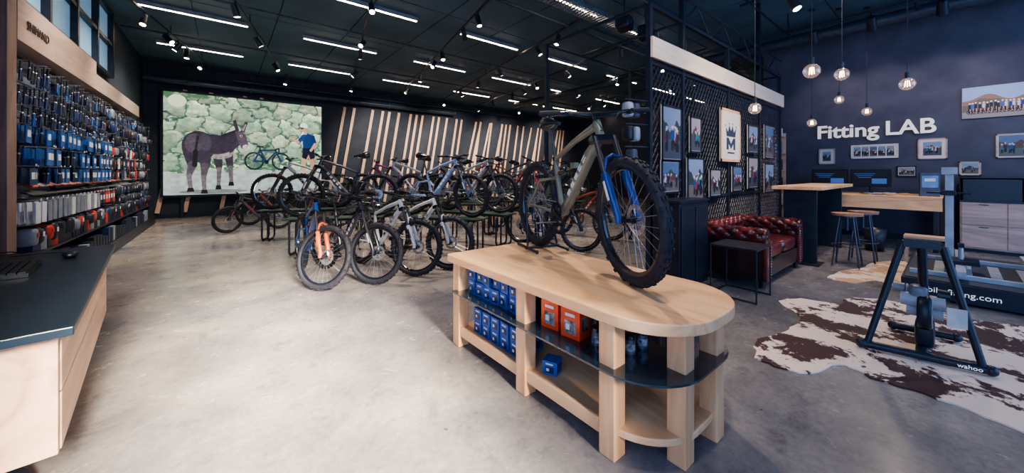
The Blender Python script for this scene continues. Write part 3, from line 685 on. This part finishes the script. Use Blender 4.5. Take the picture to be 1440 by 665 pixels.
for i,(px_u,z,w,h_) in enumerate([(4.45,1.85,.5,.7),(5.12,1.88,.34,.5),(4.42,1.3,.46,.42),(5.12,1.25,.5,.62),(5.78,1.2,.4,.42),(6.65,1.25,.42,.42),(7.4,1.95,.5,.5),(7.4,1.35,.5,.56),(8.3,1.95,.55,.65),(8.3,1.25,.55,.56)]):
    framed('framed_photo',(px_u,P_,z),(1,0,0),w,h_,photo_img(10+i,36,44,i),BLK,.008,.022)
for i,(v,z,w,h_,kind) in enumerate([(1.784,1.72,.28,.35,0),(.244,1.815,.37,.4,0),(.575,1.38,.27,.21,1),(-.2,1.43,.25,.25,0),(-.66,1.82,.36,.42,2)]):
    framed('framed_photo',(UR-.002,v,z),(0,-1,0),w,h_,photo_img(40+i,40,34,kind),GREYW if i!=2 else BLK,.05 if i in(0,1) else .01,.02)
framed('framed_photo_strip',(UR-.002,1.035,1.8),(0,-1,0),.7,.29,np.concatenate([np.concatenate([photo_img(60+k,18,30,k),np.ones((30,2,3))*.9],1) for k in range(5)],1),pm('white_frame',(228,226,222)),.03,.015)
c=Cv(100,70,150,105,(150,176,214))
hz=34-14*np.exp(-((c.X-30)/26)**2)+4*np.sin(c.X/9)-8*np.exp(-((c.X-85)/20)**2)
c.fill(c.Y>hz,(150,116,100)); c.fill(c.Y>hz+8+3*np.sin(c.X/5),(112,104,92)); c.fill(c.Y>56,(150,142,140))
rr=np.random.RandomState(8)
for k in range(16):
    x=10+k*5.2+rr.uniform(-1,1); y=40+rr.uniform(-1.5,1.5); col=[(40,70,130),(34,40,60),(200,206,214),(60,110,170)][rr.randint(4)]
    c.ringc((x,57),4,.5,(30,32,40)); c.cap((x,y),(x,y+8),2.2,1.8,col); c.cap((x-.8,y+9),(x-1,y+17),1,.8,(30,32,44)); c.cap((x+.9,y+9),(x+1.2,y+17),1,.8,(200,150,128)); c.ell((x,y-3.6),1.5,1.8,(200,150,128)); c.ell((x,y-4.6),1.7,1.2,(236,236,240))
framed('team_photo_canvas',(UR-.002,-.5,2.62),(0,-1,0),.78,.56,c.I,pm('canvas_edge',(180,184,190)),0,.004)
WL=pm('white_letter',(238,230,222),(230,222,214),emis=.3)
fs=text('fitting_lab_sign','Fitting',(UR-.035,1.96,2.13),(0,-1,0),(0,0,1),.40,WL,.03,.007)
text('sign_word_lab','LAB',(UR-.035,.88,2.13),(0,-1,0),(0,0,1),.40,WL,.03,.007)
lab=bpy.data.objects['sign_word_lab']; lab.parent=fs; bpy.context.view_layer.update(); lab.matrix_parent_inverse=fs.matrix_world.inverted()
# ------------------------------------------------------------------ sofa
LEA=pm('oxblood_leather',(118,38,40),(52,20,28),scale=7,rough=.28,coat=.5,bump=.08)
LEAD=pm('dark_leather',(50,28,36),(36,22,30),scale=5,rough=.28,coat=.3)
def arcprof(rc,r,inner_bot,out_bot,cx):
    pts=[(0,inner_bot)]
    z=inner_bot
    while z<rc-.03: z+=.02; pts.append((0,z))
    for k in range(0,25):
        a=math.radians(180-k*240/24); pts.append((cx+r*math.cos(a),rc+r*math.sin(a)))
    x,zz=pts[-1]
    n=14
    for k in range(1,n+1): pts.append((x+(cx+.04-x)*min(1,k/3),zz+(out_bot-zz)*k/n))
    return pts
def tufted(b,prof,org,side,dirv,L,nt,mat,a=.15,bb=.17,amp=.035):
    org=V(org);side=V(side);dirv=V(dirv);up=V((0,0,1)); n=len(prof)
    S=[0]
    for i in range(1,n): S.append(S[-1]+math.dist(prof[i],prof[i-1]))
    vs=[]
    for j in range(nt+1):
        t=L*j/nt
        for i,(p,q) in enumerate(prof):
            x0=prof[max(i-1,0)];x1=prof[min(i+1,n-1)]; tx,tz=x1[0]-x0[0],x1[1]-x0[1]; l=math.hypot(tx,tz) or 1
            nx_,nz_=-tz/l,tx/l
            pf=(abs(math.sin(math.pi*(S[i]/a+t/bb)/1)*math.sin(math.pi*(S[i]/a-t/bb))))**.35
            k=1 if S[i]<.62 else .25
            vs.append(org+side*(p+nx_*(pf-1)*amp*k)+up*(q+nz_*(pf-1)*amp*k)+dirv*t)
    fs=[]
    for j in range(nt):
        for i in range(n-1): fs.append((j*n+i,j*n+i+1,(j+1)*n+i+1,(j+1)*n+i))
    b.add(vs,fs,mat,True)
b=MB(); SL,SD=1.66,.86
prof=arcprof(.60,.105,.34,.1,.09)
tufted(b,prof,(.19,0,0),(-1,0,0),(0,1,0),.72,60,0)
tufted(b,prof,(SL-.19,0,0),(1,0,0),(0,1,0),.72,60,0)
tufted(b,prof,(.05,SD-.2,0),(0,1,0),(1,0,0),SL-.1,120,0)
for x,sg in((.19,-1),(SL-.19,1)):
    cx=x+sg*.09
    b.tube((cx,.012,.60),(cx,-.012,.60),.1,.092,0,22); b.tube((cx,-.012,.6),(cx,-.02,.6),.03,.02,1,12)
    b.rbox((x+sg*.07,.0,.33),(.15,.05,.5),0,.3)
    for k in range(14): b.ball((x+sg*.002,-.024,.12+k*.032),.006,2,nu=6,nv=4)
    b.b2((x+sg*.01 if sg<0 else x+.01,.02,.1),(x+sg*.15,.75,.55),1)
b.b2((.1,.1,.1),(SL-.1,SD-.12,.3),1); b.b2((.12,SD-.16,.1),(SL-.12,SD-.08,.62),1)
b.rbox((SL/2,.05,.21),(SL-.36,.1,.2),1,.25)
for k in range(2):
    w=(SL-.4)/2; b.rbox((.2+w*(k+.5),.34,.385),(w-.006,.66,.17),0,.28,40,16)
for x in(.12,SL-.12):
    for y in(.05,SD-.1): b.tube((x,y,.1),(x,y,0),.035,.025,1,10)
b.obj('leather_sofa',[LEA,LEAD,STEEL],(4.8,1.36,0))
b=MB()
b.b2((0,0,.54),(.46,.46,.56)); 
for x in(.01,.45):
    for y in(.01,.45): b.tube((x,y,0),(x,y,.54),.008,mat=0)
    b.tube((x,.01,.012),(x,.45,.012),.008); 
b.tube((.01,.45,.012),(.45,.45,.012),.008)
b.obj('metal_side_table',[BLK],(4.22,1.25,0))
# ------------------------------------------------------------------ desks and stools
b=MB()
b.b2((6.55,1.15,1.10),(8.98,1.75,1.15),0); b.b2((6.75,1.25,0),(6.80,1.65,1.10),1); b.b2((6.6,1.2,0),(6.95,1.7,.02),1); b.b2((8.6,1.25,0),(8.65,1.65,1.1),1)
b.b2((6.8,1.42,1.04),(8.6,1.48,1.1),1)
b.obj('high_bar_table',[PINEX,BLK],bevel=.004)
b=MB()
b.b2((9.0,.1,.92),(10.3,2.1,.95),0); b.b2((9.0,.1,.72),(9.04,2.1,.92),0); b.b2((9.05,.14,0),(9.12,.2,.92),1); b.b2((9.05,2.0,0),(9.12,2.06,.92),1); b.b2((10.2,.14,0),(10.27,.2,.92),1); b.b2((10.2,2.0,0),(10.27,2.06,.92),1)
b.obj('long_work_desk',[PINE,BLK],bevel=.004)
for i,(u,v) in enumerate([(9.75,1.0),(9.75,1.6)]):
    b=MB(); b.box((0,0,.30),(.03,.56,.34),0); b.box((-.018,0,.30),(.004,.53,.31),1); b.tube((.03,0,.0),(.03,0,.25),.02,mat=0); b.box((.02,0,.01),(.18,.24,.02),0)
    for k in range(3): b.box((-.021,.08,.38-k*.035),(.002,.3-k*.06,.01),2)
    b.box((-.021,-.12,.24),(.002,.2,.1),2)
    b.obj('computer_monitor',[pm('monitor_bezel',(8,9,13),rough=.3),emit('monitor_screen',(10,16,30),.25),emit('monitor_text',(60,96,150),.4)],(u,v,.951),0)
b=MB(); b.box((0,0,.2),(.25,.22,.4),0); b.box((-.128,0,.25),(.004,.18,.2),1); b.box((-.131,0,.28),(.003,.12,.05),2)
b.obj('boxed_trainer_product',[pm('box_black',(70,86,110)),pm('box_blue',(110,150,200)),pm('box_white',(220,224,230))],(9.35,.25,.951),.1)
b=MB()
for k in range(8): b.box((random.uniform(-.1,.3),random.uniform(-.3,.3),.02+.004*k),(.1,.14,.012),k%3,Matrix.Rotation(k,3,'Z'))
b.obj('desk_papers',[pm('paper_white',(220,220,222)),pm('folder_grey',(90,96,110)),pm('folder_tan',(190,160,130))],(9.3,.8,.94))
def stool(u,v,z=.76):
    b=MB(); b.tube((0,0,z-.035),(0,0,z),.17,.175,0,28); b.tube((0,0,z-.06),(0,0,z-.035),.1,mat=1,seg=16)
    for k in range(4):
        a=math.pi/4+k*math.pi/2; b.path([(.1*math.cos(a),.1*math.sin(a),z-.05),(.15*math.cos(a),.15*math.sin(a),z*.5),(.2*math.cos(a),.2*math.sin(a),0.01)],.011,1,8)
    b.path([(.165*math.cos(t*math.pi/12),.165*math.sin(t*math.pi/12),.3) for t in range(24)],.009,1,6,closed=True); b.tube((0,0,z-.06),(0,0,z-.25),.015,mat=1)
    b.obj('bar_stool',[wood('stool_seat',(190,146,118),(150,108,84),'X'),pm('stool_metal',(80,86,100),rough=.35,metal=.5)],(u,v,.013))
stool(6.95,.95); stool(7.5,.85)
b=MB(); 
b.b2((0,-1.9,.06),(.6,0,.85),0); b.b2((-.01,-1.9,.85),(.6,0,.88),1); b.b2((.05,-1.9,0),(.58,-.02,.06),1)
for k in range(4): 
    y=-.02-k*.47
    for z0,z1 in((.09,.46),(.47,.84)): b.b2((-.018,y-.455,z0),(-.001,y,z1),0); b.b2((-.028,y-.28,z1-.03),(-.018,y-.18,z1-.02),1)
b.b2((0.05,-1.9,.88),(.08,0,1.26),1);b.b2((.05,-1.9,1.24),(.58,0,1.27),1);b.b2((.5,-1.9,.88),(.58,0,1.26),1)
for y in(-1.88,-1.26,-.64,-.02): b.b2((.05,y-.015,.88),(.5,y+.015,1.25),1)
b.obj('drawer_cabinet',[GREYW,BLK],(9.9,-.08,0))
b=MB(); b.ring((0,0,0.002),[(.10,0),(.14,.38),(.15,.38),(.115,0)],0,24,axis='z'); b.tube((0,0,0.002),(0,0,.012),.11,seg=24)
b.obj('waste_bin',[BLK],(8.8,.85,0))
b=MB(); b.b2((0,0,.30),(.32,.5,.34),0)
for x in(.03,.29):
    for y in(.03,.47): b.b2((x-.02,y-.02,0),(x+.02,y+.02,.30),0)
b.obj('low_wooden_stool',[PALE],(8.55,.0,0))
b=MB()
for x in(0,.8): b.b2((x,0,0),(x+.04,.4,2.3),0)
for k in range(6): b.b2((0,0,.2+k*.4),(.84,.4,.22+k*.4),0)
for k in range(6):
    for j in range(5): 
        h_=random.uniform(.1,.28); b.b2((.06+j*.15,.05,.222+k*.4),(.18+j*.15,.3,.22+k*.4+h_),1+(k+j)%4)
b.obj('display_shelf_rack',[PALE,mats[7],mats[1],mats[2],mats[6]],(9.6,2.5,0))
# ------------------------------------------------------------------ rugs
def hide(name,pts,c1,c2,thr,seed):
    n=len(pts);N_=120; cx=sum(p[0] for p in pts)/n; cy=sum(p[1] for p in pts)/n; out=[]
    for k in range(N_):
        t=k*n/N_; i=int(t);f=t-i;P=[V(pts[(i+j-1)%n]) for j in range(4)]
        q=.5*((2*P[1])+(-P[0]+P[2])*f+(2*P[0]-5*P[1]+4*P[2]-P[3])*f*f+(-P[0]+3*P[1]-3*P[2]+P[3])*f**3)
        j_=1+.012*math.sin(k*2.1+seed)+.01*math.sin(k*5.3)
        out.append((cx+(q.x-cx)*j_,cy+(q.y-cy)*j_))
    b=MB(); b.prism(out,.001,.011,0)
    m=bpy.data.materials.new(name+'_fur'); m.use_nodes=True; Nn=m.node_tree.nodes;L=m.node_tree.links;bs=Nn['Principled BSDF']
    tc=Nn.new('ShaderNodeTexCoord'); no=Nn.new('ShaderNodeTexNoise'); no.inputs['Scale'].default_value=2.6; no.inputs['Detail'].default_value=10; no.inputs['Roughness'].default_value=.7; no.inputs['Distortion'].default_value=.3
    mp=Nn.new('ShaderNodeMapping'); mp.inputs['Location'].default_value=(seed,seed*.7,0); L.new(tc.outputs['Object'],mp.inputs[0]); L.new(mp.outputs[0],no.inputs['Vector'])
    rp=Nn.new('ShaderNodeValToRGB'); rp.color_ramp.elements[0].position=thr-.012; rp.color_ramp.elements[1].position=thr+.012
    rp.color_ramp.elements[0].color=(*lin(c1),1); rp.color_ramp.elements[1].color=(*lin(c2),1)
    L.new(no.outputs['Fac'],rp.inputs[0]); L.new(rp.outputs[0],bs.inputs['Base Color']); bs.inputs['Roughness'].default_value=.8
    b.obj(name,[m])
hide('cowhide_rug',[(2.98,.86),(3.05,.6),(3.35,.5),(3.3,.3),(3.3,0),(3.2,-.35),(3.45,-.9),(4.2,-1.2),(4.9,-1.0),(5.5,-1.05),(5.45,-.5),(5.3,.0),(5.45,.35),(5.2,.7),(4.9,.72),(4.75,1.05),(4.45,1.12),(4.2,.9),(3.75,.88),(3.3,.98)],(244,222,206),(78,52,54),.51,3.3)
hide('cowhide_rug',[(6.0,1.0),(5.95,.75),(6.3,.6),(6.2,.42),(6.8,.38),(7.6,.35),(8.0,.5),(7.5,.75),(7.0,.8),(6.6,.95),(6.3,.98)],(244,224,204),(208,168,136),.52,8.1)
# ------------------------------------------------------------------ fitting platform
LG=pm('light_aluminium',(190,192,198),(170,172,180),rough=.4)
b=MB()
b.b2((0,-1.5,.02),(2.0,0,.2),0); b.b2((.02,-1.48,.2),(1.98,-.02,.215),1)
b.b2((.25,-1.45,.215),(.31,-.05,.26),2); b.b2((1.4,-1.45,.215),(1.46,-.05,.26),2); b.b2((.1,-.45,.26),(1.8,-.38,.32),2); b.b2((.1,-.95,.26),(1.8,-.88,.32),2)
b.b2((.55,-.55,.32),(.85,-.3,.36),0); b.tube((.7,-.42,.36),(.7,-.42,.5),.02,mat=2); b.box((.7,-.42,.52),(.12,.05,.04),0)
b.b2((1.2,-.37,.215),(1.27,-.30,1.38),2); b.box((1.2,-.33,1.1),(.12,.12,.06),0); b.tube((1.17,-.5,1.1),(1.17,-.15,1.1),.012,mat=0); b.b2((1.17,-.4,1.33),(1.3,-.27,1.42),2)
for x in(.05,1.9):
    for y in(-1.4,-.1): b.tube((x,y,0.0),(x,y,.03),.03,mat=0)
for k in range(6): b.b2((.45,-1.3+k*.2,.216),(1.3,-1.22+k*.2,.222),2)
pl=b.obj('bike_fitting_platform',[pm('platform_black',(30,38,54),(26,34,48),rough=.5),pm('platform_tread',(64,70,86),(52,58,72),rough=.6,scale=40),LG],(5.85,.36,0),bevel=.004)
text('platform_lettering','bikefitting.com',(5.846,.17,.085),(0,-1,0),(0,0,1),.08,emit('white_vinyl',(230,232,238),.4),.001,.0,pl)
b=MB()
g=.012
A1=V((3.80,.44,.036+g));A2=V((3.92,-.16,.036+g)); B1=V((4.45,.32,.036+g));B2=V((4.5,-.02,.036+g))
b.path([A1,A1.lerp(A2,.5),A2],.028,0,10); b.path([B1,B2],.028,0,10)
for p in(A1,A2,B1,B2): b.ball(p,.034,0)
mid=A1.lerp(A2,.5); mb=B1.lerp(B2,.5)
b.tube(mid,mb,.032,mat=0,seg=10)
ap=V((3.98,.14,.82))
t1=ap+V((0,(A1.y-ap.y)*.33,0)); t2=ap+V((0,(A2.y-ap.y)*.33,0))
b.path([A1.lerp(A2,.05),t1],[.020,.023],0,10); b.path([A1.lerp(A2,.95),t2],[.020,.023],0,10)
b.path([t1,t2],.026,0,10); b.box(ap+V((0,0,.01)),(.08,.18,.06),0); b.path([ap,mb+V((0,0,.02))],[.026,.023],0,10)
fc=V((4.05,.13,.32))
b.M=Matrix.Translation(fc)
b.ring((0,0,0),[(.03,-.035),(.125,-.035),(.135,-.02),(.135,.02),(.125,.035),(.03,.035)],0,36); b.ring((0,-.037,0),[(.1,0),(.105,-.003),(.115,-.003),(.12,0)],1,36)
b.tube((0,-.09,0),(0,.09,0),.045,mat=1,seg=16)
b.rbox((.0,.03,.14),(.12,.1,.1),2,.5); b.tube((-.02,-.1,.08),(-.02,.12,.08),.05,mat=1,seg=20); b.tube((0,-.06,.14),(0,-.12,.14),.04,mat=0,seg=18); b.tube((0,.1,.15),(0,.16,.15),.035,mat=2,seg=16)
b.rbox((.02,.0,-.16),(.16,.1,.2),0,.4); b.ring((0.05,.09,.12),[(.02,-.006),(.055,-.006),(.055,.006),(.02,.006)],1,22)
b.tube((0,0,.1),tuple((ap-fc)-V((0,0,.02))),.022,mat=0)
b.M=Matrix.Identity(4)
b.box((3.865,-.02,.36),(.008,.09,.13),3,Matrix.Rotation(.2,3,'Z'))
tr=b.obj('indoor_bike_trainer',[BLK,LG,pm('motor_shell',(150,150,158),(120,122,130),rough=.35),pm('trainer_tag',(226,222,216))])
text('trainer_lettering','wahoo',(3.862,-.02,.036),(.196,-.981,0),(0,0,1),.04,MATS['white_vinyl'],.001,.0,tr)
# ------------------------------------------------------------------ pendants
def glassmat():
    m=bpy.data.materials.new('clear_bulb_glass'); m.use_nodes=True;N=m.node_tree.nodes;L=m.node_tree.links
    for n_ in list(N): N.remove(n_)
    o=N.new('ShaderNodeOutputMaterial');t=N.new('ShaderNodeBsdfTransparent');g=N.new('ShaderNodeBsdfGlossy');g.inputs['Roughness'].default_value=.05;e=N.new('ShaderNodeEmission');e.inputs[0].default_value=(1,.62,.42,1);e.inputs[1].default_value=.10
    lw=N.new('ShaderNodeLayerWeight');lw.inputs[0].default_value=.4;mx=N.new('ShaderNodeMixShader');ad=N.new('ShaderNodeAddShader')
    L.new(lw.outputs['Facing'],mx.inputs[0]);L.new(t.outputs[0],mx.inputs[1]);L.new(g.outputs[0],mx.inputs[2]);L.new(mx.outputs[0],ad.inputs[0]);L.new(e.outputs[0],ad.inputs[1]);L.new(ad.outputs[0],o.inputs[0]); return m
GL=glassmat(); FIL=emit('filament',(255,196,140),12)
for (u,v,z,r_) in[(4.8,.93,2.42,.075),(5.94,.86,2.57,.075),(6.45,.345,2.43,.075),(5.45,1.64,2.2,.075),(9.4,1.4,2.79,.08),(9.75,1.05,2.55,.08),(9.05,1.75,2.34,.08)]:
    b=MB(); b.tube((0,0,r_*1.5),(0,0,CH-z-.03),.004,mat=0,seg=6); b.tube((0,0,r_*.95),(0,0,r_*1.9),.022,mat=0,seg=12); b.ball((0,0,0),r_,1,nu=24,nv=16)
    for k in range(4):
        a=k*1.57; b.tube((.015*math.cos(a),.015*math.sin(a),r_*.5),(.022*math.cos(a),.022*math.sin(a),-r_*.45),.004,mat=2,seg=5)
    b.tube((0,0,r_*.9),(0,0,r_*.3),.012,mat=3,seg=8); b.tube((0,0,CH-z-.04),(0,0,CH-z-.02),.05,mat=0,seg=14)
    b.obj('pendant_bulb_lamp',[BLK,GL,FIL,STEEL],(u,v,z))
wallspots=[1.7,.9,.1,-.6,-1.4]
for (u,z,vs,dr) in((6.6,4.1,(1.5,.6,-.3,-.9),None),(8.9,4.2,wallspots,(1,0,-.9))):
    b=MB(); b.tube((0,-4,0),(0,2.2,0),.022)
    for v in(-3,-.5,2.1): b.tube((0,v,0),(0,v,CH-.02-z),.012)
    for v in vs: spothead(b,(0,v,-.02),dr or (random.uniform(-.5,.5),random.uniform(-.5,.5),-1),1.3)
    b.obj('lab_track_light_rail',[BLK,SPE],(u,0,z))
for v in(-1.5,.4,2.2):
    b=MB(); b.tube((4.95,0,0),(9.7,0,0),.018); b.tube((5.4,0,0),(5.4,0,.28),.01); b.tube((9.4,0,0),(9.4,0,.28),.01); b.obj('ceiling_hung_rail',[BLK],(0,v,4.28))
# ------------------------------------------------------------------ lights
def spot(name,loc,tgt,e,ang,col,blend=.6,rad=.06):
    l=bpy.data.lights.new(name,'SPOT'); l.energy=e; l.spot_size=math.radians(ang); l.spot_blend=blend; l.color=col; l.shadow_soft_size=rad
    o=bpy.data.objects.new(name,l); COL.objects.link(o); o.location=loc; o.rotation_euler=(V(tgt)-V(loc)).to_track_quat('-Z','Y').to_euler()
def area(name,loc,tgt,e,sx,sy,col,spread=180):
    l=bpy.data.lights.new(name,'AREA'); l.shape='RECTANGLE'; l.size=sx;l.size_y=sy;l.energy=e;l.color=col;l.spread=math.radians(spread)
    o=bpy.data.objects.new(name,l); COL.objects.link(o); o.location=loc; o.rotation_euler=(V(tgt)-V(loc)).to_track_quat('-Z','Y').to_euler()
warm=(1,.83,.66)
area('assumed_doorway_light',(.35,-1.55,2.2),(.35,3.2,.0),120,1.5,1.8,(1,.86,.68),20)  # tight area light added for the bright floor strip; doorway behind camera is assumed
for v in wallspots[:4]: spot('wall_washer_spot',(8.95,v,4.0),(UR,v,2.7),150,54,(1,.78,.74),.7)
for (p,t,e) in[((1.2,5.2,4.3),(1.4,4.9,0),400),((3.6,5.2,4.3),(3.4,5.3,.4),430),((.6,8.8,4.3),(.9,8.6,0),360),((2.9,9,4.3),(2.8,8.6,0),420),((-.6,10.8,4.3),(.2,11,0),260),((5.2,6.2,4.3),(5,6,.5),430),((4.6,11.5,4.2),(5.3,VB,1.8),600),((7.6,11.5,4.2),(8.0,VB,1.8),600),((10.6,11.5,4.2),(11,VB,1.8),600),((13.6,11.5,4.2),(14,VB,1.8),500),((9,7,4.3),(8.5,7.2,.5),340),((2.9,2.2,4.3),(1.85,1.6,.7),190),((1.0,.3,3.9),(1.85,1.4,.9),130),((-.1,6.4,4.3),(UL,7.4,1.6),360),((-.1,8.6,4.3),(UL,9.8,1.6),400),((-.1,11,4.3),(UL,12.2,1.6),340),((6.6,.6,4.0),(5.6,1.7,.4),230),((6.6,-.9,4.0),(4.4,.1,.1),200),((8.9,.6,4.1),(7.6,.9,.6),190),((7.6,-.6,4.1),(9.9,-.8,.6),180),((5.2,.2,4.2),(6.5,PV,1.8),200),((3.2,.6,4.2),(4.4,PV,1.6),130)]:
    spot('track_and_fill_spot',p,t,e,85 if p[0]!=1.0 else 50,warm,.9,.08)  # spots along the tracks, plus fill spots added to warm the table
w=bpy.data.worlds.new('blue_fill_world'); SC.world=w; w.use_nodes=True; bg=w.node_tree.nodes['Background']; bg.inputs[0].default_value=(.29,.47,.88,1); bg.inputs[1].default_value=2.9  # blue ambient fill, added to lift and tint the shadows
b=MB(); b.b2((-.6,-1.72,0),(-.5,-1.62,3.2)); b.b2((1.2,-1.72,0),(1.3,-1.62,3.2)); b.b2((-.6,-1.72,3.2),(1.3,-1.62,3.29)); b.obj('assumed_door_frame',[BLK])  # unseen frame, added around the assumed doorway light
# ------------------------------------------------------------------ camera
cd=bpy.data.cameras.new('camera'); cam=bpy.data.objects.new('camera',cd); COL.objects.link(cam)
cam.location=(0,0,1.35); cam.rotation_euler=(math.radians(90),0,-math.atan2(.628,.778)); cd.sensor_width=36; cd.lens=12.5; cd.shift_y=-89.5/1440; cd.clip_start=.05
SC.camera=cam
try:
    SC.view_settings.view_transform='AgX'; SC.view_settings.look='AgX - Medium High Contrast'; SC.view_settings.exposure=.45
except Exception as ex: print(ex)
